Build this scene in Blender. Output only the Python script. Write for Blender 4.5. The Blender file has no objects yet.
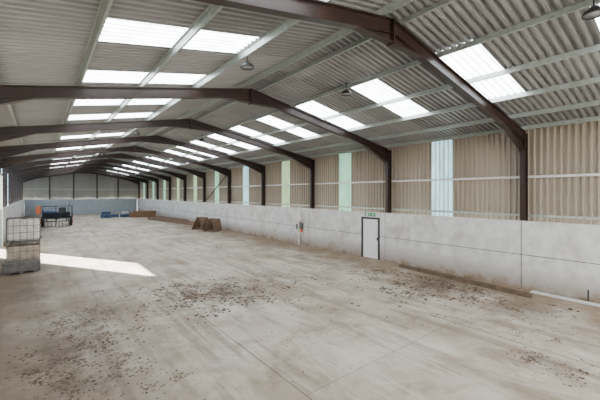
import bpy, math, random
from mathutils import Vector, Matrix
random.seed(7)
C = bpy.context.scene.collection
# ------------------------------------------------------------------ layout (metres): x = across, y = along the shed
CAM_Z = 3.45
RID = 5.92            # ridge x
SL = 0.186
ZR = 7.40
def zs(x): return ZR - SL*abs(x-RID)
BAY = 6.0
FR = [4.3+BAY*k for k in range(11)]     # frame positions, last one against the gable
Y0, Y1 = -7.7, 64.45
XR, XL = 13.70, -1.86                    # inner faces of the concrete walls
XCR, XCL = 14.30, -2.46                  # cladding
TH = math.radians(38.5)
def G(px, py, z=0.0):
    Z = (CAM_Z-z)*327.0/(py-193.0)
    v = (px-40)*Z/417.6
    return (v, (Z-v*math.sin(TH))/math.cos(TH))

# ------------------------------------------------------------------ mesh builder
class MB:
    def __init__(s): s.v=[]; s.f=[]; s.m=[]; s.sm=[]
    def add(s, vs, fs, mi=0, smooth=False):
        b=len(s.v); s.v += [tuple(p) for p in vs]
        for f in fs: s.f.append(tuple(i+b for i in f)); s.m.append(mi); s.sm.append(smooth)
    def box(s, x0,y0,z0,x1,y1,z1, mi=0):
        vs=[(x0,y0,z0),(x1,y0,z0),(x1,y1,z0),(x0,y1,z0),(x0,y0,z1),(x1,y0,z1),(x1,y1,z1),(x0,y1,z1)]
        s.add(vs,[(0,3,2,1),(4,5,6,7),(0,1,5,4),(1,2,6,5),(2,3,7,6),(3,0,4,7)],mi)
    def obox(s, p0, p1, side, w, up, lo, hi, mi=0):
        p0=Vector(p0);p1=Vector(p1);side=Vector(side).normalized();up=Vector(up).normalized()
        vs=[]
        for p in (p0,p1):
            for a,b in ((-w/2,lo),(w/2,lo),(w/2,hi),(-w/2,hi)): vs.append(p+side*a+up*b)
        s.add(vs,[(0,1,2,3),(7,6,5,4),(0,4,5,1),(1,5,6,2),(2,6,7,3),(3,7,4,0)],mi)
    def prism(s, poly, y0, y1, mi=0, axis='y'):
        n=len(poly)
        if axis=='y': vs=[(a,y0,b) for a,b in poly]+[(a,y1,b) for a,b in poly]
        elif axis=='x': vs=[(y0,a,b) for a,b in poly]+[(y1,a,b) for a,b in poly]
        else: vs=[(a,b,y0) for a,b in poly]+[(a,b,y1) for a,b in poly]
        fs=[tuple(range(n)),tuple(range(2*n-1,n-1,-1))]+[(i,(i+1)%n,(i+1)%n+n,i+n) for i in range(n)]
        s.add(vs,fs,mi)
    def tube(s, pts, r, n=8, mi=0, cap=True):
        pts=[Vector(p) for p in pts]; b=[]; rings=[]
        for i,p in enumerate(pts):
            d=(pts[min(i+1,len(pts)-1)]-pts[max(i-1,0)]).normalized()
            a=d.orthogonal().normalized() if not rings else (rings[-1]-d*rings[-1].dot(d)).normalized()
            rings.append(a); c=d.cross(a)
            b += [p+(a*math.cos(2*math.pi*k/n)+c*math.sin(2*math.pi*k/n))*r for k in range(n)]
        fs=[]
        for i in range(len(pts)-1):
            for k in range(n):
                fs.append((i*n+k,i*n+(k+1)%n,(i+1)*n+(k+1)%n,(i+1)*n+k))
        s.add(b,fs,mi,True)
        if cap:
            s.add(b[:n],[tuple(range(n-1,-1,-1))],mi); s.add(b[-n:],[tuple(range(n))],mi)
    def lathe(s, prof, c, axis=(0,0,1), n=24, mi=0):
        ax=Vector(axis).normalized(); a=ax.orthogonal().normalized(); b=ax.cross(a); c=Vector(c)
        vs=[]
        for r,h in prof:
            for k in range(n):
                t=2*math.pi*k/n; vs.append(c+ax*h+(a*math.cos(t)+b*math.sin(t))*r)
        fs=[]
        for i in range(len(prof)-1):
            for k in range(n): fs.append((i*n+k,i*n+(k+1)%n,(i+1)*n+(k+1)%n,(i+1)*n+k))
        s.add(vs,fs,mi,True)
    def build(s, name, mats, parent=None, fix=True, bevel=0):
        me=bpy.data.meshes.new(name); me.from_pydata(s.v,[],s.f)
        for m in (mats if isinstance(mats,(list,tuple)) else [mats]): me.materials.append(m)
        me.polygons.foreach_set('material_index', s.m)
        me.polygons.foreach_set('use_smooth', s.sm)
        if fix:
            import bmesh
            bm=bmesh.new(); bm.from_mesh(me); bmesh.ops.recalc_face_normals(bm,faces=bm.faces); bm.to_mesh(me); bm.free()
        me.update()
        o=bpy.data.objects.new(name,me); C.objects.link(o)
        if parent: o.parent=parent
        if bevel:
            md=o.modifiers.new('bevel','BEVEL'); md.width=bevel; md.segments=2; md.limit_method='ANGLE'
        return o
def tag(o,label=None,cat=None,group=None,kind=None):
    if label: o['label']=label
    if cat: o['category']=cat
    if group: o['group']=group
    if kind: o['kind']=kind
    return o
def empty(name,loc,rz=0,**k):
    o=bpy.data.objects.new(name,None); C.objects.link(o); o.location=loc; o.rotation_euler=(0,0,rz)
    o.empty_display_size=.2
    return tag(o,**k)
def copy_tree(o,parent=None):
    c=o.copy(); C.objects.link(c); c.parent=parent
    for ch in list(o.children): copy_tree(ch,c)
    return c

# ------------------------------------------------------------------ materials
def mat(name,c1,c2=None,scale=3.0,rough=.7,metal=0.0,bump=0.0,detail=6,lo=.35,hi=.65,stretch=(1,1,1),c3=None,s3=.6,emis=0,ecol=None,rib=None,foot=None):
    m=bpy.data.materials.new(name); m.use_nodes=True; nt=m.node_tree; N=nt.nodes; L=nt.links
    b=N['Principled BSDF']; b.inputs['Roughness'].default_value=rough; b.inputs['Metallic'].default_value=metal
    tc=N.new('ShaderNodeTexCoord'); mp=N.new('ShaderNodeMapping'); mp.inputs['Scale'].default_value=stretch
    L.new(tc.outputs['Object'],mp.inputs['Vector'])
    n=N.new('ShaderNodeTexNoise'); n.inputs['Scale'].default_value=scale; n.inputs['Detail'].default_value=detail; n.inputs['Roughness'].default_value=.65
    L.new(mp.outputs['Vector'],n.inputs['Vector'])
    r=N.new('ShaderNodeValToRGB'); r.color_ramp.elements[0].position=lo; r.color_ramp.elements[1].position=hi
    r.color_ramp.elements[0].color=(*c1,1); r.color_ramp.elements[1].color=(*(c2 or tuple(x*1.15 for x in c1)),1)
    L.new(n.outputs['Fac'],r.inputs['Fac']); out=r.outputs['Color']
    if c3:
        n2=N.new('ShaderNodeTexNoise'); n2.inputs['Scale'].default_value=s3; n2.inputs['Detail'].default_value=8; n2.inputs['Roughness'].default_value=.7
        L.new(mp.outputs['Vector'],n2.inputs['Vector'])
        r2=N.new('ShaderNodeValToRGB'); r2.color_ramp.elements[0].position=.5; r2.color_ramp.elements[1].position=.68
        r2.color_ramp.elements[1].color=(.75,.75,.75,1); r2.color_ramp.elements[0].color=(0,0,0,1)
        L.new(n2.outputs['Fac'],r2.inputs['Fac'])
        mx=N.new('ShaderNodeMixRGB'); mx.inputs['Color2'].default_value=(*c3,1)
        L.new(r2.outputs['Color'],mx.inputs['Fac']); L.new(out,mx.inputs['Color1']); out=mx.outputs['Color']
    if foot:      # splashed dirt at the foot: (colour, height)
        sp=N.new('ShaderNodeSeparateXYZ'); L.new(tc.outputs['Object'],sp.inputs[0])
        mr=N.new('ShaderNodeMapRange'); mr.inputs[1].default_value=0; mr.inputs[2].default_value=foot[1]; mr.inputs[3].default_value=1.7; mr.inputs[4].default_value=-.25
        L.new(sp.outputs[2],mr.inputs[0])
        ad=N.new('ShaderNodeMath'); ad.operation='MULTIPLY'; L.new(mr.outputs[0],ad.inputs[0]); L.new(n.outputs['Fac'],ad.inputs[1]); ad.use_clamp=True
        mx=N.new('ShaderNodeMixRGB'); mx.inputs['Color2'].default_value=(*foot[0],1); L.new(ad.outputs[0],mx.inputs['Fac']); L.new(out,mx.inputs['Color1']); out=mx.outputs['Color']
    L.new(out,b.inputs['Base Color'])
    if emis:
        b.inputs['Emission Color'].default_value=(*(ecol or c1),1); b.inputs['Emission Strength'].default_value=emis
        if rib:   # daylight through the sheet painted as emission, dimmed in stripes at rib pitch
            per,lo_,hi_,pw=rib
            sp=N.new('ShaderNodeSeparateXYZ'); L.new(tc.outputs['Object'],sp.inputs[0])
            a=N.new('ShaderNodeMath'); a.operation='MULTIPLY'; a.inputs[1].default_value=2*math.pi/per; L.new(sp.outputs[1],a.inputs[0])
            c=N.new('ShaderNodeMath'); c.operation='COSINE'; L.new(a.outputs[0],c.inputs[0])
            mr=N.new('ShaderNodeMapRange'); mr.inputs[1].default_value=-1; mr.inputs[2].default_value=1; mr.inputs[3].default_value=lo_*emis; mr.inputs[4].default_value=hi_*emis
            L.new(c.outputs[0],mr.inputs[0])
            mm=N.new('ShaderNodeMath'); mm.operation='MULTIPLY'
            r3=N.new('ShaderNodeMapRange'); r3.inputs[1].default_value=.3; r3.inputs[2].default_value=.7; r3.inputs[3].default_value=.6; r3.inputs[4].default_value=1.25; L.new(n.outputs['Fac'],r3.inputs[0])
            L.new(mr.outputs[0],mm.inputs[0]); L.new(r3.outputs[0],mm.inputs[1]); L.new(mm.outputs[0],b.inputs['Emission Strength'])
    if bump:
        bp=N.new('ShaderNodeBump'); bp.inputs['Strength'].default_value=bump; bp.inputs['Distance'].default_value=.02
        L.new(n.outputs['Fac'],bp.inputs['Height']); L.new(bp.outputs['Normal'],b.inputs['Normal'])
    return m
M={}
M['steel']=mat('brown_painted_steel',(.017,.008,.006),(.032,.015,.011),scale=4,rough=.42)
M['galv']=mat('galvanised_steel',(.30,.345,.32),(.43,.48,.45),scale=9,rough=.4,metal=.2)
M['rail']=mat('pale_galvanised_rail',(.60,.61,.59),(.72,.73,.71),scale=9,rough=.45,metal=.1)
M['conc']=mat('wall_concrete',(.54,.545,.535),(.72,.72,.705),scale=2.6,rough=.85,bump=.15,c3=(.42,.38,.33),s3=.8,foot=((.22,.145,.085),1.0))
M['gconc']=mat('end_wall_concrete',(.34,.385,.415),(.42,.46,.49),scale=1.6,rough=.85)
M['jointd']=mat('panel_joint',(.09,.085,.08),(.14,.13,.12),scale=6,rough=.9)
M['clad']=mat('beige_cladding',(.35,.305,.235),(.42,.37,.295),scale=.5,rough=.38,detail=2,stretch=(1,1,.15))
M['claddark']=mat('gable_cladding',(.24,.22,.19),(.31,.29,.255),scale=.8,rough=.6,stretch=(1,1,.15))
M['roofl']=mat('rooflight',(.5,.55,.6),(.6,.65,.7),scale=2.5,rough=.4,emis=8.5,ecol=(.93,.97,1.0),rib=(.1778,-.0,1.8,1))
M['walll']=mat('wall_light',(.18,.42,.30),(.36,.6,.44),scale=2.0,rough=.3,emis=.85,ecol=(.42,.78,.56),stretch=(1,3,.4),rib=(.2,.15,1.45,1))
M['wally']=mat('wall_light_yellow',(.30,.42,.22),(.42,.56,.32),scale=2.0,rough=.3,emis=.8,ecol=(.58,.80,.48),stretch=(1,3,.4),rib=(.2,.15,1.45,1))
M['wallb']=mat('wall_light_blue',(.25,.45,.48),(.45,.62,.66),scale=2.0,rough=.3,emis=1.1,ecol=(.52,.80,.88),stretch=(1,3,.4),rib=(.2,.15,1.45,1))
M['walls']=mat('wall_light_sky',(.40,.55,.65),(.5,.65,.75),scale=1.2,rough=.4,emis=2.4,ecol=(.62,.82,1.0),stretch=(1,2,.25),rib=(.2,.5,1.2,1))
M['white']=mat('white_plastic',(.55,.53,.47),(.78,.77,.72),scale=3,rough=.45)
M['door']=mat('white_door',(.74,.75,.75),(.80,.81,.80),scale=2,rough=.5)
M['dark']=mat('dark_frame',(.018,.02,.022),(.03,.033,.036),scale=5,rough=.5)
M['rust']=mat('rusty_steel',(.14,.085,.055),(.25,.165,.11),scale=5,rough=.85,bump=.3)
M['dull']=mat('dull_brown_steel',(.10,.068,.045),(.18,.125,.085),scale=5,rough=.85,bump=.3)
M['timber']=mat('old_timber',(.19,.105,.055),(.30,.18,.105),scale=3,rough=.85,stretch=(6,1,6))
M['blue']=mat('blue_paint',(.025,.06,.14),(.045,.095,.20),scale=5,rough=.6)
M['navy']=mat('dark_blue_steel',(.015,.022,.035),(.04,.048,.06),scale=5,rough=.6)
M['orange']=mat('orange_paint',(.60,.12,.04),(.70,.18,.06),scale=5,rough=.5)
M['rubber']=mat('black_rubber',(.015,.015,.015),(.04,.036,.03),scale=8,rough=.9)
M['grey']=mat('grey_plastic',(.09,.088,.085),(.17,.165,.155),scale=6,rough=.6)
M['cage']=mat('dull_cage_steel',(.10,.10,.095),(.18,.17,.16),scale=9,rough=.5,metal=.2)
M['tan']=mat('murky_liquid_plastic',(.34,.28,.20),(.56,.49,.38),scale=2.5,rough=.5)
M['green']=mat('sign_green',(.0,.26,.11),(.0,.30,.13),scale=3,rough=.5)
M['signw']=mat('sign_white',(.85,.85,.85),(.9,.9,.9),scale=3,rough=.5)
M['dirt']=mat('dirt_clods',(.070,.046,.029),(.14,.096,.062),scale=12,rough=1)
M['bag']=mat('white_bag',(.42,.44,.46),(.55,.57,.58),scale=6,rough=.8,bump=.4)
M['glass']=mat('lamp_glass',(.25,.27,.28),(.35,.36,.37),scale=2,rough=.15)

def mkmth(N,L):
    def mth(op,a,bv,c=None):
        n=N.new('ShaderNodeMath'); n.operation=op
        for i,x in enumerate((a,bv)):
            if x is None: continue
            if isinstance(x,(int,float)): n.inputs[i].default_value=x
            else: L.new(x,n.inputs[i])
        return n.outputs[0]
    return mth
# roof sheets: sheet to sheet tone changes
m=bpy.data.materials.new('roof_sheet'); m.use_nodes=True; nt=m.node_tree; N=nt.nodes; L=nt.links; b=N['Principled BSDF']; b.inputs['Roughness'].default_value=.4; b.inputs['Metallic'].default_value=.12
mth=mkmth(N,L)
tc=N.new('ShaderNodeTexCoord'); sp=N.new('ShaderNodeSeparateXYZ'); L.new(tc.outputs['Object'],sp.inputs[0])
fy=mth('FLOOR',mth('DIVIDE',sp.outputs[1],1.0668),0); fx=mth('FLOOR',mth('DIVIDE',mth('ADD',sp.outputs[0],.7),1.5),0)
cb=N.new('ShaderNodeCombineXYZ'); L.new(fy,cb.inputs[0]); L.new(fx,cb.inputs[1])
wn=N.new('ShaderNodeTexWhiteNoise'); L.new(cb.outputs[0],wn.inputs['Vector'])
ns=N.new('ShaderNodeTexNoise'); ns.inputs['Scale'].default_value=1.2; ns.inputs['Detail'].default_value=6; L.new(tc.outputs['Object'],ns.inputs['Vector'])
tot=mth('ADD',mth('MULTIPLY',wn.outputs['Value'],.5),mth('MULTIPLY',ns.outputs['Fac'],.6))
r=N.new('ShaderNodeValToRGB'); r.color_ramp.elements[0].position=.15; r.color_ramp.elements[1].position=.9
r.color_ramp.elements[0].color=(.21,.212,.21,1); r.color_ramp.elements[1].color=(.36,.362,.36,1); L.new(tot,r.inputs['Fac'])
L.new(r.outputs[0],b.inputs['Base Color']); M['roof']=m

# floor concrete with joints, dust and dark dirty patches
m=bpy.data.materials.new('floor_concrete'); m.use_nodes=True; nt=m.node_tree; N=nt.nodes; L=nt.links; b=N['Principled BSDF']; b.inputs['Roughness'].default_value=.7
mth=mkmth(N,L)
tc=N.new('ShaderNodeTexCoord'); sp=N.new('ShaderNodeSeparateXYZ'); L.new(tc.outputs['Object'],sp.inputs[0])
def noise(s,d=6,ro=.6,dist=0,st=None):
    n=N.new('ShaderNodeTexNoise'); n.inputs['Scale'].default_value=s; n.inputs['Detail'].default_value=d; n.inputs['Roughness'].default_value=ro; n.inputs['Distortion'].default_value=dist
    if st:
        mp=N.new('ShaderNodeMapping'); mp.inputs['Scale'].default_value=st[:3]; mp.inputs['Rotation'].default_value=(0,0,st[3]); L.new(tc.outputs['Object'],mp.inputs['Vector']); L.new(mp.outputs[0],n.inputs['Vector'])
    else: L.new(tc.outputs['Object'],n.inputs['Vector'])
    return n.outputs['Fac']
def ramp(src,p0,p1,c0=(0,0,0),c1=(1,1,1)):
    r=N.new('ShaderNodeValToRGB'); r.color_ramp.elements[0].position=p0; r.color_ramp.elements[1].position=p1
    r.color_ramp.elements[0].color=(*c0,1); r.color_ramp.elements[1].color=(*c1,1); L.new(src,r.inputs['Fac']); return r.outputs[0]
def mix(f,a,c):
    n=N.new('ShaderNodeMixRGB')
    if isinstance(f,(int,float)): n.inputs[0].default_value=f
    else: L.new(f,n.inputs[0])
    L.new(a,n.inputs[1])
    if isinstance(c,tuple): n.inputs[2].default_value=(*c,1)
    else: L.new(c,n.inputs[2])
    return n.outputs[0]
base=ramp(noise(.35,8,.65),.38,.60,(.34,.28,.205),(.56,.505,.42))
base=mix(mth('MULTIPLY',ramp(noise(.9,9,.7,.8),.49,.66),.65),base,(.23,.16,.10))
base=mix(mth('MULTIPLY',ramp(noise(1.0,6,.7,.3,(2.2,.16,1,.15)),.50,.62),.55),base,(.17,.122,.08))
base=mix(mth('MULTIPLY',ramp(noise(.8,7,.7,.5,(1.4,.3,1,-.4)),.54,.64),.5),base,(.66,.615,.54))   # pale scuffs
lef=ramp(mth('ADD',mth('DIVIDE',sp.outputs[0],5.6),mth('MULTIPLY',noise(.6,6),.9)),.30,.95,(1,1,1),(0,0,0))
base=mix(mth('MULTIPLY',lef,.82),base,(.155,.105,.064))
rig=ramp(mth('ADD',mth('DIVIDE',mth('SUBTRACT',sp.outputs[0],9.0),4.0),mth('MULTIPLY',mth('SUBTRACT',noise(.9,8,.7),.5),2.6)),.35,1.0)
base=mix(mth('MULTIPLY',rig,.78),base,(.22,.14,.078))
def spot(px,py,rx,ry,amt,ang=0):
    global base
    cx,cy=G(px,py)
    dx=mth('DIVIDE',mth('SUBTRACT',sp.outputs[0],cx),rx); dy=mth('DIVIDE',mth('SUBTRACT',sp.outputs[1],cy),ry)
    d2=mth('SQRT',mth('ADD',mth('MULTIPLY',dx,dx),mth('MULTIPLY',dy,dy)),0)
    f=mth('ADD',mth('SUBTRACT',1.0,d2),mth('MULTIPLY',mth('SUBTRACT',noise(1.9,9,.75),.5),4.0))
    base=mix(mth('MULTIPLY',ramp(f,.1,1.0),amt),base,(.098,.064,.038))
spot(222,293,2.3,2.0,.8); spot(440,284,2.7,2.1,.8); spot(70,350,1.3,1.7,.75); spot(100,310,1.3,1.6,.55); spot(560,368,.8,.9,.5); spot(80,385,1.0,.8,.65); spot(30,290,1.2,2.5,.6); spot(520,308,1.6,1.2,.6)
base=mix(mth('MULTIPLY',ramp(noise(11,8,.8),.57,.66),.5),base,(.12,.08,.05))
def joint(src,per,off,w):
    t=mth('ABSOLUTE',mth('SUBTRACT',mth('FRACT',mth('DIVIDE',mth('ADD',src,off),per),0),.5),0)
    return mth('LESS_THAN',t,w/per)
j=mth('MAXIMUM',joint(sp.outputs[0],5.1,-3.55+2.55,.016),mth('MULTIPLY',joint(sp.outputs[1],6.0,-1.3,.014),.6))
base=mix(mth('MULTIPLY',j,.65),base,(.08,.06,.045))
L.new(base,b.inputs['Base Color'])
bp=N.new('ShaderNodeBump'); bp.inputs['Strength'].default_value=.35; bp.inputs['Distance'].default_value=.02; L.new(noise(14,8,.7),bp.inputs['Height']); L.new(bp.outputs[0],b.inputs['Normal'])
M['floor']=m
M['ground']=mat('yard_gravel',(.40,.37,.32),(.50,.46,.40),scale=2,rough=.9)

# ------------------------------------------------------------------ setting
mb=MB(); mb.box(XL-1.0,Y0,-.15,XR+1.0,Y1+.4,0); tag(mb.build('floor',M['floor']),kind='structure')
mb=MB(); mb.box(-80,-80,-.35,90,140,-.16); tag(mb.build('ground',M['ground']),kind='structure')

PER=.1778
# box profile of the roof sheet: (fraction of the pitch, height)
RP=[(0,0),(.36,0),(.46,.09),(.88,.09)]
S=len(RP)
kk0=int(Y0/PER)-1; kk1=int(Y1/PER)+3
def lights_u():
    out=[]; k=-4
    c=3.9+3*k
    while c<62.5:
        if c>Y0+1: out.append(round(c/PER)-3)
        c+=3
    return out
LU=lights_u()
LB={'L':(.9,3.9),'R':(8.0,11.2)}
def corr_strip(mb,i0,i1,x0,x1,smooth=False):
    n=i1-i0+1; vs=[]
    for i in range(i0,i1+1):
        f,h=RP[i%S]; y=(i//S+f)*PER
        h-=.035
        vs.append((x0,y,zs(x0)+h)); vs.append((x1,y,zs(x1)+h))
    mb.add(vs,[(2*k,2*k+1,2*k+3,2*k+2) for k in range(n-1)],0,smooth)
mb=MB()
cuts=[-2.75,.9,3.9,RID,8.0,11.2,14.6]
for a,bx in zip(cuts[:-1],cuts[1:]):
    if (a,bx) in (LB['L'],LB['R']):
        p=kk0*S
        for k in LU:
            corr_strip(mb,p,k*S,a,bx); p=(k+6)*S
        corr_strip(mb,p,kk1*S,a,bx)
    else: corr_strip(mb,kk0*S,kk1*S,a,bx)
tag(mb.build('ceiling',M['roof'],fix=False),kind='structure')
wn_=1
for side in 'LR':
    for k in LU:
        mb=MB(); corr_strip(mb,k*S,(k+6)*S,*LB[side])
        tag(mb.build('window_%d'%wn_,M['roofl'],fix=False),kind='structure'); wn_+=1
mb=MB(); mb.prism([(RID-.28,zs(RID-.28)+.06),(RID,ZR+.07),(RID+.28,zs(RID+.28)+.06),(RID,ZR+.11)],Y0,Y1+.3)
tag(mb.build('trim_1',M['roof']),kind='structure')

# wall cladding: box profile
PR=[(0,0),(.12,0),(.20,1),(.45,1),(.53,0)]
WP=.2
def prof_pts(a0,a1):
    out=[]; k=math.floor(a0/WP)
    while k*WP<a1+1e-6:
        for f,h in PR:
            a=(k+f)*WP
            if a0-1e-6<=a<=a1+1e-6: out.append((a,h*.075))
        k+=1
    if out[0][0]>a0+1e-4: out.insert(0,(a0,out[0][1]))
    if out[-1][0]<a1-1e-4: out.append((a1,out[-1][1]))
    return out
def clad(mb,a0,a1,fn):          # fn(a,h)->(bottom point, top point)
    vs=[]; P=prof_pts(a0,a1)
    for a,h in P:
        b_,t_=fn(a,h); vs+= [b_,t_]
    mb.add(vs,[(2*k,2*k+1,2*k+3,2*k+2) for k in range(len(P)-1)],0,False)
def rw(z0,z1): return lambda a,h:((XCR-h,a,z0),(XCR-h,a,z1))
def lw(z0,z1): return lambda a,h:((XCL+h,a,z0),(XCL+h,a,z1))
zt=zs(XCR)+.06
mb=MB(); p=Y0
WL=[y+2.78 for y in [FR[0]-6]+FR[:-1]]
for y in WL:
    clad(mb,p,y,rw(2.30,zt)); p=y+1.0
clad(mb,p,Y1+.1,rw(2.30,zt))
tag(mb.build('wall_right',M['clad'],fix=False),kind='structure')
for i,y in enumerate(WL):
    mb=MB(); clad(mb,y,y+1.0,rw(2.30,zt)); tag(mb.build('window_%d'%wn_,M['wallb'] if i in (1,4) else (M['wally'] if i in (3,6,7) else M['walll']),fix=False),kind='structure'); wn_+=1
# concrete panels
DU0,DU1,DZ=10.70,11.78,2.10
mb=MB(); GP=.016
def panels(mb,x0,x1,a,b_,rows=((0,1.20),(1.228,2.44))):
    for z0,z1 in rows: mb.box(x0,a+GP,z0,x1,b_-GP,z1)
bb=[Y0,-1.7]+FR
for a,b_ in zip(bb[:-1],bb[1:]):
    if abs(a-FR[1])<.01:
        panels(mb,XR,XR+.12,a,DU0-.06); panels(mb,XR,XR+.12,DU1+.06,b_)
        mb.box(XR,DU0-.07,DZ+.07,XR+.12,DU1+.07,2.44)
        mb.box(XR+.03,a,0,XR+.11,DU0-.06,2.42,1); mb.box(XR+.03,DU1+.06,0,XR+.11,b_,2.42,1)
    else:
        panels(mb,XR,XR+.12,a,b_); mb.box(XR+.03,a,0,XR+.11,b_,2.42,1)
tag(mb.build('wall_right_lower',[M['conc'],M['jointd']],fix=False),kind='structure')
# left wall
OY0,OY1,OZ=23.9,28.15,4.55
mb=MB()
for a,b_ in ((Y0,-1.7),(-1.7,4.3),(4.3,10.3),(10.3,16.3),(16.3,22.3),(22.3,OY0),(OY1,34.3),(34.3,40.3),(40.3,46.3),(46.3,52.3),(52.3,58.3),(58.3,64.3)):
    panels(mb,XL-.12,XL,a,b_); mb.box(XL-.11,a,0,XL-.05,b_,2.42,1)
tag(mb.build('wall_left_lower',[M['conc'],M['jointd']],fix=False),kind='structure')
mb=MB(); zl=zs(XCL)+.06
clad(mb,Y0,OY0,lw(2.3,zl)); clad(mb,OY0,OY1,lw(OZ,zl)); p=OY1
LWW=[y+.6 for y in FR[4:-1]]
for y in LWW: clad(mb,p,y,lw(2.3,zl)); p=y+4.8
clad(mb,p,Y1+.1,lw(2.3,zl))
tag(mb.build('wall_left',M['clad'],fix=False),kind='structure')
for y in LWW:
    mb=MB(); clad(mb,y,y+4.8,lw(2.3,zl)); tag(mb.build('window_%d'%wn_,M['walls'],fix=False),kind='structure'); wn_+=1
mb=MB(); mb.box(XCL,OY0-.1,OZ,XL-.02,OY1+.06,OZ+.12); mb.box(XCL,OY0-.1,0,XL-.0,OY0,OZ); mb.box(XCL,OY1,0,XL,OY1+.06,OZ)
tag(mb.build('trim_2',M['galv']),kind='structure')
# far gable
mb=MB()
for a,b_ in ((-1.86,2.0),(2.0,5.92),(5.92,9.8),(9.8,13.7)):
    for z0,z1 in ((0,1.205),(1.22,2.44)): mb.box(a+.012,64.3,z0,b_-.012,64.42,z1)
mb.box(-1.9,64.35,0,13.7,64.41,2.42)
tag(mb.build('wall_back_lower',M['gconc'],fix=False),kind='structure')
mb=MB(); clad(mb,XCL,RID,lambda a,h:((a,64.8-h,2.3),(a,64.8-h,zs(a)+.03))); clad(mb,RID,XCR,lambda a,h:((a,64.8-h,2.3),(a,64.8-h,zs(a)+.03)))
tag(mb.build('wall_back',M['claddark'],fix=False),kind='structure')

# ------------------------------------------------------------------ portal frames
ORD=['nearest','second','third','fourth','fifth','sixth','seventh','eighth','ninth','tenth','farthest']
def ibeam(mb,p0,p1,side,w,up,d,tf=.018,tw=.012):
    mb.obox(p0,p1,side,w,up,-tf,0); mb.obox(p0,p1,side,w,up,-d,-d+tf); mb.obox(p0,p1,side,tw,up,-d+tf,-tf)
GAP=.22
RD=.31
def make_frame():
    root=empty('portal_frame',(RID,0,0))
    W=XR+.13-RID; 
    for s in (1,-1):
        def X(d): return s*d
        zr=lambda d: ZR-SL*d-GAP
        xo=W+.30
        mb=MB()
        mb.box(min(X(W),X(W+.02)),-.085,0,max(X(W),X(W+.02)),.085,zr(W))
        mb.box(min(X(xo-.02),X(xo)),-.085,0,max(X(xo-.02),X(xo)),.085,zr(xo))
        mb.box(min(X(W+.02),X(xo-.02)),-.007,0,max(X(W+.02),X(xo-.02)),.007,zr(xo))
        mb.build('column',M['steel'],root)
        mb=MB(); up=Vector((s*SL,0,1)).normalized()
        ibeam(mb,(X(0.0),0,zr(0)),(X(W-.0),0,zr(W)),(0,1,0),.17,up,RD)
        mb.build('rafter',M['steel'],root)
        mb=MB(); D=RD-.01
        a0=(X(W-.005),zr(W)-D); a1=(X(W-1.9),zr(W-1.9)-D); a2=(X(W-.005),zr(W)-D-.40)
        mb.prism([a0,a1,a2],-.007,.007)
        mb.obox((a2[0],0,a2[1]),(a1[0],0,a1[1]),(0,1,0),.17,(s*.4,0,1),-.01,.012)
        mb.build('eaves_haunch',M['steel'],root)
        mb=MB(); mb.obox((X(W-.015),0,zr(W)-.76),(X(W-.015),0,zr(W)+.0),(0,1,0),.20,(1,0,0),-.015,.012); mb.build('end_plate',M['steel'],root)
    mb=MB()
    zz=lambda d: ZR-SL*d-GAP-RD+.01
    mb.prism([(0,zz(0)),(1.15,zz(1.15)),(.0,zz(0)-.20),(-1.15,zz(1.15))],-.007,.007)
    for s in (1,-1): mb.obox((0,0,zz(0)-.20),(s*1.15,0,zz(1.15)),(0,1,0),.17,(0,0,1),-.01,.012)
    mb.build('apex_haunch',M['steel'],root)
    mb=MB(); mb.box(-.02,-.10,zz(0)-.24,.02,.10,ZR-GAP+.0); mb.build('apex_plate',M['steel'],root)
    return root
fr=make_frame()
for i,y in enumerate(FR):
    o=fr if i==0 else copy_tree(fr)
    o.location=(RID,y if i<10 else y-.15,0)
    tag(o,{0:'dark brown steel portal frame nearest the viewer, its apex high at the top',10:'dark brown steel portal frame farthest away, against the end wall'}.get(i,'dark brown steel portal frame, %s from the viewer'%ORD[i]),'steel frame','brown steel portal frames')

# ------------------------------------------------------------------ purlins and rails
DP=[.35,1.95,3.6,5.15,6.65,7.9]
for s,nm in ((-1,'left'),(1,'right')):
    for i,d in enumerate(DP):
        x=RID+s*d; zt_=zs(x)-.040; up=Vector((s*SL,0,1)).normalized(); sd=Vector((1,0,-s*SL)).normalized()
        mb=MB(); h=.155
        p0=Vector((0,Y0+.1,0)); p1=Vector((0,64.6,0))
        mb.obox(p0,p1,sd,.012,up,-h,0); mb.obox(p0+sd*.02*s,p1+sd*.02*s,sd,.045,up,-.012,0); mb.obox(p0-sd*.02*s,p1-sd*.02*s,sd,.045,up,-h,-h+.012)
        mb.obox(p0-sd*.04*s,p1-sd*.04*s,sd,.006,up,-h,-h+.025)
        o=mb.build('roof_purlin',M['galv']); o.location=(x,0,zt_)
        pos=['just beside the ridge','second down from the ridge','third down from the ridge','third up from the eaves','second up from the eaves','along the eaves'][i]
        tag(o,'pale galvanised steel purlin %s on the %s roof slope'%(pos,nm),'purlin','galvanised roof purlins')
for x,nm,s in ((XR+.52,'right wall',1),(XL-.52,'left wall',-1)):
    for z,ps in ((4.05,'halfway up the cladding'),(2.62,'just above the concrete')):
        mb=MB(); segs=[(Y0,64.3)] if s>0 else ([(Y0,OY0-.15),(OY1+.1,64.3)])
        hh=.045
        for a,b_ in segs:
            mb.box(-.008,a,-hh,.008,b_,hh); mb.box(-.04,a,hh-.01,.0,b_,hh)
        o=mb.build('wall_rail',M['rail'] if z>3 else M['galv']); o.location=(x-s*.045,0,z)
        tag(o,'horizontal galvanised rail %s of the %s'%(ps,nm),'rail','horizontal wall rails')
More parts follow.
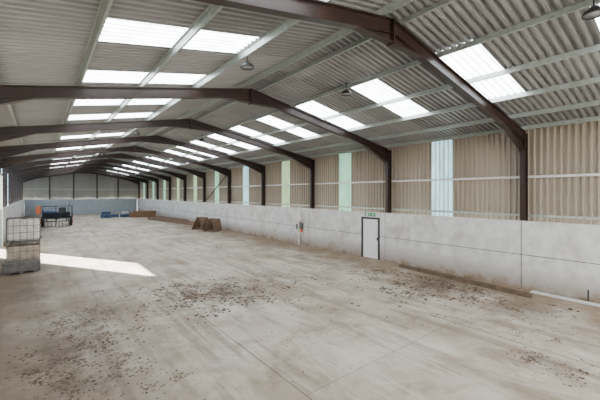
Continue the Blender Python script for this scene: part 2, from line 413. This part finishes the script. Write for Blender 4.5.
for i,x in enumerate((1.2,4.3,7.55,10.7)):
    root=empty('gable_post',(x,64.5,0),label='brown steel gable post on the end wall, %s from the left'%['first','second','third','fourth'][i],cat='post',group='gable posts')
    mb=MB(); z1=zs(x)-.3
    mb.box(-.09,-.07,0,.09,-.05,z1); mb.box(-.09,.13,0,.09,.15,z1); mb.box(-.007,-.05,0,.007,.13,z1); mb.build('post',M['steel'],root)
mb=MB(); mb.box(-2.2,64.66,4.0,14.1,64.72,4.12); tag(mb.build('wall_rail',M['galv']),'horizontal galvanised rail across the far end wall','rail','horizontal wall rails')
root=empty('wall_brace',(XR+.3,FR[4],0),label='thin diagonal brown bracing tube on the right wall between the fifth and sixth frames',cat='brace')
mb=MB(); mb.tube([(0,.12,5.4),(0,5.85,2.5)],.045); mb.build('brace_tube',M['steel'],root)
# ------------------------------------------------------------------ high bay lamps
def make_lamp():
    root=empty('high_bay_lamp',(0,0,0))
    mb=MB(); mb.tube([(0,0,.12),(0,0,.33)],.012,6); mb.lathe([(.001,.35),(.05,.35),(.05,.32),(.001,.32)],(0,0,0)); mb.build('suspension_rod',M['dark'],root)
    mb=MB(); mb.lathe([(.001,.12),(.06,.12),(.08,.09),(.14,.05),(.165,.0),(.17,-.03),(.155,-.03),(.145,0),(.12,.03),(.001,.05)],(0,0,0)); mb.build('shade',M['dark'],root)
    mb=MB(); mb.lathe([(.001,-.01),(.147,-.01),(.147,-.018),(.001,-.022)],(0,0,0)); mb.build('diffuser',M['glass'],root)
    return root
lp=make_lamp(); first=True
LN={1.3:'above the nearest bay',7.3:'between the first and second frames',19.3:'between the third and fourth frames',31.3:'between the fifth and sixth frames'}
for y in LN:
    for x,sd in ((4.1,'left'),(7.72,'right')):
        if y<2 and x<5: continue
        o=lp if first else copy_tree(lp); first=False
        o.location=(x,y,zs(x)-.42)
        tag(o,'round black high bay lamp %s, on the %s roof slope'%(LN[y],sd),'lamp','high bay lamps under the roof')

# ------------------------------------------------------------------ fire exit door (structure) and sign
mb=MB()
for a,b_,z0,z1 in ((DU0-.055,DU0+.03,0,DZ+.06),(DU1-.03,DU1+.055,0,DZ+.06),(DU0-.055,DU1+.055,DZ-.03,DZ+.06)):
    mb.box(XR-.03,a,z0,XR+.115,b_,z1)
d=mb.build('door_1',M['dark']); tag(d,'narrow white side door in a dark frame under the green sign','door',kind='structure')
mb=MB(); mb.box(XR+.02,DU0+.035,.02,XR+.06,DU1-.035,DZ-.035); dl=mb.build('door_leaf',M['door'],d)
mb=MB(); mb.box(XR+.005,DU0+.07,.98,XR+.02,DU0+.12,1.14); mb.tube([(XR-.02,DU0+.09,1.07),(XR-.02,DU0+.22,1.07)],.01,8); mb.tube([(XR+.01,DU0+.095,1.07),(XR-.025,DU0+.095,1.07)],.009,8); mb.build('door_handle',M['dark'],d)
root=empty('exit_sign',(XR-.02,(DU0+DU1)/2,2.31),label='green rectangular fire exit sign above the white side door',cat='sign')
mb=MB(); mb.box(0,-.34,-.09,.015,.34,.09); mb.build('sign_panel',M['green'],root)
KS=.75
def ln(p,q,w=.015): mb.obox((-.002,p[0]*KS,p[1]*KS),(-.002,q[0]*KS,q[1]*KS),(1,0,0),.0035,Vector((0,-(q[1]-p[1]),q[0]-p[0])),-w/2,w/2)
mb=MB(); mb.box(-.004,.20*KS,-.085*KS,-.0005,.34*KS,.085*KS); mb.build('doorway_symbol',M['signw'],root)
mb=MB(); mb.lathe([(.001,0),(.014,0),(.014,.003),(.001,.003)],(-.004,.016,.045),(1,0,0),12)
ln((.03,.05),(.07,-.02),.03); ln((.07,-.02),(.03,-.05)); ln((.03,-.05),(.04,-.09)); ln((.07,-.02),(.11,-.05)); ln((.11,-.05),(.15,-.05)); ln((.04,.035),(.0,.01)); ln((.05,.04),(.10,.03))
mb.build('running_figure',M['signw'],root)
mb=MB(); ln((-.12,0),(-.31,0),.02); ln((-.32,0),(-.24,.07),.02); ln((-.32,0),(-.24,-.07),.02)
mb.build('arrow',M['signw'],root)

# ------------------------------------------------------------------ electrics on the wall
yb=((11.93*480/260.0-13.7*math.sin(TH))/math.cos(TH))
root=empty('electric_point',(XR,yb,0),label='white electric boxes with a conduit running down the concrete wall, left of the side door',cat='electric box')
mb=MB(); mb.box(-.18,-.26,1.60,0,.26,2.3); mb.build('fuse_box',M['white'],root,bevel=.01)
mb=MB(); mb.box(-.12,-.38,1.05,0,-.08,1.45); mb.box(-.12,.05,1.0,0,.28,1.35); mb.build('socket_box',M['grey'],root,bevel=.008)
mb=MB(); mb.box(-.09,-.34,.87,-.0,-.12,1.04); mb.build('socket_cap',M['orange'],root)
mb=MB(); mb.tube([(-.075,0,.0),(-.075,0,1.65)],.07); mb.tube([(-.05,0,2.3),(-.05,0,2.50),(.14,0,2.62)],.04); mb.build('conduit',M['white'],root)

# ------------------------------------------------------------------ IBC tanks, two high
def make_ibc(tank):
    root=empty('liquid_tank',(0,0,0))
    W,D=.5,.6
    mb=MB()
    for y in (-.52,0,.52): mb.box(-W,y-.06,0,W,y+.06,.10)
    mb.box(-W,-D,.10,W,D,.13)
    mb.build('pallet_base',M['cage'],root)
    mb=MB(); mb.box(-W+.04,-D+.04,.135,W-.04,D-.04,1.08); mb.build('bottle',tank,root,bevel=.07)
    mb=MB(); mb.lathe([(.001,1.115),(.08,1.115),(.085,1.105),(.085,1.08),(.001,1.08)],(0,0,0)); mb.build('lid',M['dark'],root)
    mb=MB(); r=.010
    for k in range(5):
        x=-W+.016+(2*W-.032)*k/4
        for y in (-D+.016,D-.016): mb.tube([(x,y,.13),(x,y,1.15)],r,6)
    for k in range(1,5):
        y=-D+.016+(2*D-.032)*k/5
        for x in (-W+.016,W-.016): mb.tube([(x,y,.13),(x,y,1.15)],r,6)
    for z in (.2,.51,.82,1.14):
        q=[(-W+.016,-D+.016,z),(W-.016,-D+.016,z),(W-.016,D-.016,z),(-W+.016,D-.016,z)]
        for i in range(4): mb.tube([q[i],q[(i+1)%4]],r*1.2,6)
    for x in (-.2,.2): mb.tube([(x,-D+.016,1.14),(x,D-.016,1.14)],r,6)
    mb.build('cage',M['cage'],root)
    mb=MB(); mb.tube([(0,-D+.03,.2),(0,-D-.03,.2)],.04,10); mb.box(-.05,-D-.045,.235,.05,-D-.02,.26); mb.build('valve',M['dark'],root)
    return root
a=make_ibc(M['tan']); a.location=(-.60,19.75,0); a.rotation_euler.z=math.pi/2+.05
tag(a,'dirty cream caged bulk tank on the floor, bottom of the stack of two','tank','caged bulk tanks')
a=make_ibc(M['white']); a.location=(-.58,19.77,1.16); a.rotation_euler.z=math.pi/2+.01
tag(a,'white caged bulk tank on top of the dirty cream one','tank','caged bulk tanks')
root=empty('storage_crate',(-.62,18.70,0),.04,label='low grey plastic crate on the floor in front of the caged tanks',cat='crate')
mb=MB(); W,D,H=.62,.34,.46
for q in ((-W,-D,.06,W,-D+.03,H),(-W,D-.03,.06,W,D,H),(-W,-D,.06,-W+.03,D,H),(W-.03,-D,.06,W,D,H),(-W,-D,.06,W,D,.10)): mb.box(*q)
for k in range(7): mb.box(-W+.07+k*.175,-D-.015,.1,-W+.1+k*.175,-D,H)
mb.build('crate_body',M['grey'],root)
mb=MB(); mb.box(-W-.025,-D-.025,H-.05,W+.025,D+.025,H+.02); mb.build('lid',M['grey'],root,bevel=.01)
for x in (-.45,0,.45):
    mb=MB(); mb.box(x-.06,-D,0,x+.06,D,.06); mb.build('skid',M['grey'],root)

# ------------------------------------------------------------------ farm implement far left
def wheel(mb,c,r,w,axis=(1,0,0)):
    mb.lathe([(r*.55,-w/2),(r*.92,-w/2),(r,-w*.3),(r,w*.3),(r*.92,w/2),(r*.55,w/2),(r*.5,w*.2),(r*.5,-w*.2),(r*.55,-w/2)],c,axis,24)
    for k in range(20):
        t=2*math.pi*k/20
        mb.obox((c[0]-w*.45,c[1]+r*math.cos(t),c[2]+r*math.sin(t)),(c[0]+w*.45,c[1]+r*math.cos(t+.12),c[2]+r*math.sin(t+.12)),(0,-math.sin(t),math.cos(t)),.04,(0,math.cos(t),math.sin(t)),-.02,.03)
gx,gy=G(57,226)
root=empty('seed_drill',(gx,gy,0),.0,label='dark blue wheeled farm implement with hopper and an orange end, parked at the far left',cat='farm machine')
for x in (-1.15,1.15):
    w=MB(); wheel(w,(x,0,.5),.5,.32); o=w.build('wheel',M['rubber'],root)
    w=MB(); w.lathe([(.001,-.05),(.26,-.05),(.26,.05),(.001,.05)],(x-.16 if x<0 else x+.16,0,.5),(1,0,0)); w.build('hub',M['orange'],o)
mb=MB(); mb.box(-1.25,-.5,.78,1.25,-.38,.9); mb.box(-1.25,.4,.78,1.25,.52,.9)
for x in (-.95,-.3,.3,.95): mb.box(x-.05,-.4,.78,x+.05,.5,.88)
mb.tube([(-1.2,0,.5),(1.2,0,.5)],.05); mb.box(-.9,-.05,.5,-.8,.05,.85); mb.box(.8,-.05,.5,.9,.05,.85)
mb.build('chassis',M['navy'],root)
mb=MB(); mb.prism([(-.25,.9),(.3,.9),(.62,1.40),(.62,1.5),(-.58,1.5),(-.58,1.40)],-1.2,1.1,axis='x'); mb.build('hopper',M['navy'],root)
mb=MB(); mb.prism([(-.6,1.5),(.64,1.5),(.5,1.62),(.0,1.70),(-.5,1.62)],-1.25,-.1,axis='x'); mb.build('hopper_lid',M['blue'],root)
mb=MB(); mb.box(.15,-.45,1.5,.75,.35,1.95); mb.tube([(.3,-.45,1.8),(.3,-.62,1.6),(.3,-.62,.95)],.04,6); mb.build('fan_housing',M['dark'],root)
mb=MB(); mb.box(-1.72,-.3,1.3,-1.30,.3,2.1); mb.tube([(-1.48,0,1.3),(-1.48,0,.86),(-1.2,0,.86)],.04); mb.build('end_guard',M['orange'],root)
mb=MB()
for q in ([(-1.2,-.6,1.5),(-1.2,-.6,2.1),(1.3,-.6,2.1),(1.3,-.6,.9)],[(-0.1,-.6,2.1),(-.1,-.6,1.5)],[(1.3,-.6,2.1),(1.3,.5,2.05),(1.3,.5,.9)],[(.9,-.3,1.5),(1.1,-.2,2.4)]): mb.tube(q,.035,6)
mb.build('rail',M['navy'],root)
for k in range(8):
    x=-1.05+k*.3
    mb=MB(); mb.tube([(x,-.45,.8),(x,-.75,.5),(x,-.8,.1),(x,-.72,.0)],.025,6); mb.lathe([(.001,-.008),(.2,-.004),(.2,.004),(.001,.008)],(x,-.62,.2),(1,0,.1),16); mb.build('coulter',M['rust'],root)
mb=MB(); mb.tube([(-.5,.5,.84),(0,1.6,.6),(.5,.5,.84)],.05); mb.box(-.08,1.55,.5,.08,1.8,.66); mb.tube([(0,1.65,.5),(0,1.65,0)],.035); mb.build('drawbar',M['navy'],root)

# ------------------------------------------------------------------ blue crates, white bag, timber at the far end
def make_crate():
    root=empty('plastic_crate',(0,0,0))
    mb=MB(); W,D,H=.48,.42,.42
    mb.box(-W,-D,.10,W,D,.14)
    for q in ((-W,-D,.14,W,-D+.03,H),(-W,D-.03,.14,W,D,H),(-W,-D+.03,.14,-W+.03,D-.03,H),(W-.03,-D+.03,.14,W,D-.03,H)): mb.box(*q)
    for k in range(7): mb.box(-W+.05+k*.14,-D-.02,.14,-W+.08+k*.14,-D,H-.06)
    mb.box(-W-.03,-D-.03,H-.06,W+.03,-D,H); mb.box(-W-.03,D,H-.06,W+.03,D+.03,H)
    mb.build('crate_body',M['blue'],root)
    for x in (-.41,0,.41):
        mb=MB(); mb.box(x-.06,-D,0,x+.06,D,.10); mb.build('foot',M['blue'],root)
    return root
cr=make_crate(); bx,by=G(116,217.5)
spots=[(-1.30,0,0,.15,'leftmost of the floor row of blue crates'),(-.1,.3,0,-.26,'middle one of the floor row of blue crates'),(1.15,.0,0,.3,'rightmost of the floor row of blue crates'),(-1.2,0.02,.42,-.3,'stacked on the leftmost blue floor crate')]
for i,(dx,dy,z,rz,lb) in enumerate(spots):
    o=cr if i==0 else copy_tree(cr); o.location=(bx+dx,by+dy,z); o.rotation_euler.z=rz
    tag(o,'blue slatted plastic crate, '+lb,'crate','blue crates near the far end')
def blob(name,sx,sy,sz,seed,m,parent=None):
    rnd=random.Random(seed); mb=MB(); n=16; rings=8; vs=[]
    for i in range(rings+1):
        t=i/rings; h=sz*t
        rr=.88+.12*math.sin(math.pi*t) if t<.95 else .7
        for k in range(n):
            a=2*math.pi*k/n; ca,sa=math.cos(a),math.sin(a); e=.45
            x=math.copysign(abs(ca)**e,ca)*sx*rr*(1+rnd.uniform(-.04,.04)); y=math.copysign(abs(sa)**e,sa)*sy*rr*(1+rnd.uniform(-.04,.04))
            vs.append((x,y,h+rnd.uniform(-.015,.015)*(0<i)))
    vs=[(x,y,max(z,0)) for x,y,z in vs]
    fs=[(i*n+k,i*n+(k+1)%n,(i+1)*n+(k+1)%n,(i+1)*n+k) for i in range(rings) for k in range(n)]+[tuple(range(n-1,-1,-1)),tuple(rings*n+k for k in range(n))]
    mb.add(vs,fs,0,True); return mb.build(name,m,parent)
root=empty('bulk_bag',(bx+1.15,by+.0,.423),.1,label='white bulk bag sitting on the rightmost blue crate',cat='bag')
blob('bag_body',.40,.36,.38,3,M['bag'],root)
mb=MB()
for x in (-.28,.28): mb.tube([(x,-.25,.36),(x,-.2,.48),(x,.2,.48),(x,.25,.36)],.02,6)
mb.build('lifting_loop',M['bag'],root)

tx,ty=G(146,217); tx=min(tx,11.6)
rnd=random.Random(5)
for lay,cnt in enumerate((6,5,4,2)):
    for k in range(cnt):
        mb=MB(); L_=3.3-rnd.uniform(0,.9); mb.box(-L_/2,-.11,0,L_/2,.11,.22); o=mb.build('timber_baulk',M['timber'],bevel=.012)
        o.location=(tx+rnd.uniform(-.25,.25),ty-.45+k*.27+lay*.13,lay*.222); 
        tag(o,'heavy brown timber baulk in the stack near the far end wall','timber','stacked timber baulks')
# rusty low steel lengths along the wall
for i,(pa,pb) in enumerate((((150,219.5),(196,225.5)),((158,218.6),(190,222.6)))):
    a=G(*pa); b_=G(*pb); a=(min(a[0],13.2),a[1]); b_=(min(b_[0],13.2),b_[1])
    mb=MB(); p=Vector((a[0],a[1],0)); q=Vector((b_[0],b_[1],0)); sd=Vector((-(q-p).y,(q-p).x,0))
    mb.obox(p,q,sd,.6,(0,0,1),0,.05); mb.obox(p+sd.normalized()*.28,q+sd.normalized()*.28,sd,.04,(0,0,1),.05,.36); mb.obox(p-sd.normalized()*.28,q-sd.normalized()*.28,sd,.04,(0,0,1),.05,.36)
    o=mb.build('steel_trough',M['rust']); tag(o,['long rusty steel trough lying nearest to the viewer of the pair by the right wall','long rusty steel trough lying behind the other one by the right wall'][i],'trough','rusty troughs on the floor')
# rusty loader buckets
def make_bucket():
    root=empty('loader_bucket',(0,0,0))
    W=.56; pr=[(-.66,.0),(.35,.0),(.52,.2),(.3,1.15)]
    mb=MB(); t=.04
    for (a,b_),(c,d_) in zip(pr[:-1],pr[1:]):
        mb.obox((0,a,b_),(0,c,d_),(1,0,0),2*W,Vector((0,-(d_-b_),c-a)),0,t)
    mb.build('shell',M['rust'],root)
    for s in (-1,1):
        mb=MB(); mb.prism([(-.66,.03),(.35,.03),(.5,.2),(.3,1.12),(.05,1.12),(-.4,.45)],s*W-.02,s*W+.02,axis='x'); mb.build('side_plate',M['rust'],root)
    mb=MB(); mb.box(-W-.02,-.77,.0,W+.02,-.63,.04); mb.build('cutting_edge',M['rust'],root)
    for x in (-.3,.3):
        mb=MB(); mb.prism([(.48,.3),(.75,.4),(.72,.6),(.42,.75)],x-.02,x+.02,axis='x'); mb.build('mounting_lug',M['rust'],root)
    return root
bk=make_bucket()
for i,(px,py,rz,lb) in enumerate(((201,229.2,math.radians(-62),'left'),(213,231.3,math.radians(-66),'right'))):
    x,y=G(px,py); o=bk if i==0 else copy_tree(bk); o.location=(x,y,0); o.rotation_euler.z=rz
    tag(o,'rusty brown steel loader bucket by the wall, %s of the pair'%lb,'loader bucket','rusty loader buckets')

# ------------------------------------------------------------------ beam and boards along the wall base
def floorbeam(name,pa,pb,w,h,m,label,cat):
    a=G(*pa); b_=G(*pb); p=Vector((a[0],a[1],0)); q=Vector((b_[0],b_[1],0)); c=(p+q)/2; d=(q-p)
    ang=math.atan2(d.y,d.x); L_=d.length
    mb=MB(); mb.box(-L_/2,-w/2,0,L_/2,-w/2+.02,h); mb.box(-L_/2,w/2-.02,0,L_/2,w/2,h); mb.box(-L_/2,-w/2,h*.45,L_/2,w/2,h*.45+.02)
    o=mb.build(name,m); o.location=c; o.rotation_euler.z=ang; tag(o,label,cat); return o
floorbeam('steel_beam',(400,267),(531,298),.14,.14,M['dull'],'long brown beam lying on the floor beside the concrete wall','beam')
mb=MB(); mb.box(-1.3,-.11,0,1.3,.11,.05); o=mb.build('timber_board',M['rail'],bevel=.008); o.location=(13.35,2.6,0); o.rotation_euler.z=math.pi/2-.03
tag(o,'pale dusty board on the floor against the right wall, beyond the beam end','board')
root=empty('short_post',(13.58,2.42,0),label='small black upright pin standing at the foot of the right wall',cat='post')
mb=MB(); mb.tube([(0,0,.03),(0,0,.38)],.022); mb.build('pin',M['dark'],root)
mb=MB(); mb.box(-.08,-.08,0,.08,.08,.03); mb.build('base_plate',M['dark'],root)

# ------------------------------------------------------------------ dirt on the floor (uncountable)
def clods(name,clusters,label,seed):
    rnd=random.Random(seed); mb=MB()
    for px,py,sx,sy,n,big in clusters:
        cx,cy=G(px,py)
        subs=[(rnd.gauss(0,sx),rnd.gauss(0,sy)) for _ in range(max(3,n//60))]
        for _ in range(n):
            if rnd.random()<.6:
                a_=rnd.choice(subs); x=cx+a_[0]+rnd.gauss(0,sx*.15); y=cy+a_[1]+rnd.gauss(0,sy*.15)
            else: x=cx+rnd.gauss(0,sx*1.15); y=cy+rnd.gauss(0,sy*1.15)
            if not(-1.6<x<(12.45 if y<10 else 13.5)): continue
            r=big*.52*rnd.uniform(.15,1)**4+.006; h=min(.025,r*rnd.uniform(.2,.4)); k=7; a0=rnd.uniform(0,6); ex=rnd.uniform(1,1.3); ea=rnd.uniform(0,3.14)
            vs=[]
            for i in range(k):
                t=a0+2*math.pi*i/k; rr=r*rnd.uniform(.65,1.2); dx=rr*math.cos(t)*ex; dy=rr*math.sin(t)
                vs.append((x+dx*math.cos(ea)-dy*math.sin(ea),y+dx*math.sin(ea)+dy*math.cos(ea),0))
            vs+=[(x+(p[0]-x)*.55,y+(p[1]-y)*.55,h*rnd.uniform(.7,1.2)) for p in vs]
            mb.add(vs,[(i,(i+1)%k,(i+1)%k+k,i+k) for i in range(k)]+[tuple(range(k,2*k))],0,True)
    return tag(mb.build(name,M['dirt'],fix=False),label,'dirt',kind='stuff')
clods('loose_dirt',[
 (225,295,1.1,1.0,1500,.10),(180,290,.9,.9,800,.09),(245,285,1.0,.9,650,.08),
 (440,285,1.6,1.0,1900,.10),(400,276,1.1,.8,900,.09),(485,290,1.0,.8,800,.09),
 (90,320,.65,1.0,900,.06),(80,350,.55,.8,1000,.055),(60,380,.45,.5,800,.04),(130,385,.5,.5,600,.035),(130,330,.6,.7,400,.05),
 (315,312,.5,.4,80,.05),(310,350,1.6,1.4,160,.03),(240,345,.05,.05,10,.05),(560,368,.35,.5,500,.04),(450,320,1.8,1.3,250,.035),
 (330,260,2.5,2.0,400,.07),(200,245,2.0,3.0,360,.09),(540,325,.7,.5,400,.045),(350,270,1.5,1.2,300,.07)],
 'dark crumbs of dirt scattered over the concrete floor',11)

# ------------------------------------------------------------------ light
d=Vector((5.7,-9.75,-4.2)).normalized()
sl=bpy.data.lights.new('sun','SUN'); sl.energy=110; sl.angle=math.radians(.6); sl.color=(1,.97,.92)
so=bpy.data.objects.new('sun',sl); so.rotation_euler=d.to_track_quat('-Z','Y').to_euler(); so.location=(-20,60,25); C.objects.link(so)
w=bpy.data.worlds.new('sky'); bpy.context.scene.world=w; w.use_nodes=True; bg=w.node_tree.nodes['Background']
bg.inputs[0].default_value=(.97,.98,1,1); bg.inputs[1].default_value=8.0

cam=bpy.data.cameras.new('camera'); co=bpy.data.objects.new('camera',cam); C.objects.link(co)
co.location=(0,0,CAM_Z); co.rotation_euler=(math.pi/2,0,-TH); cam.sensor_width=36; cam.lens=327/600*36; cam.shift_y=-7/600; cam.clip_end=500
bpy.context.scene.camera=co
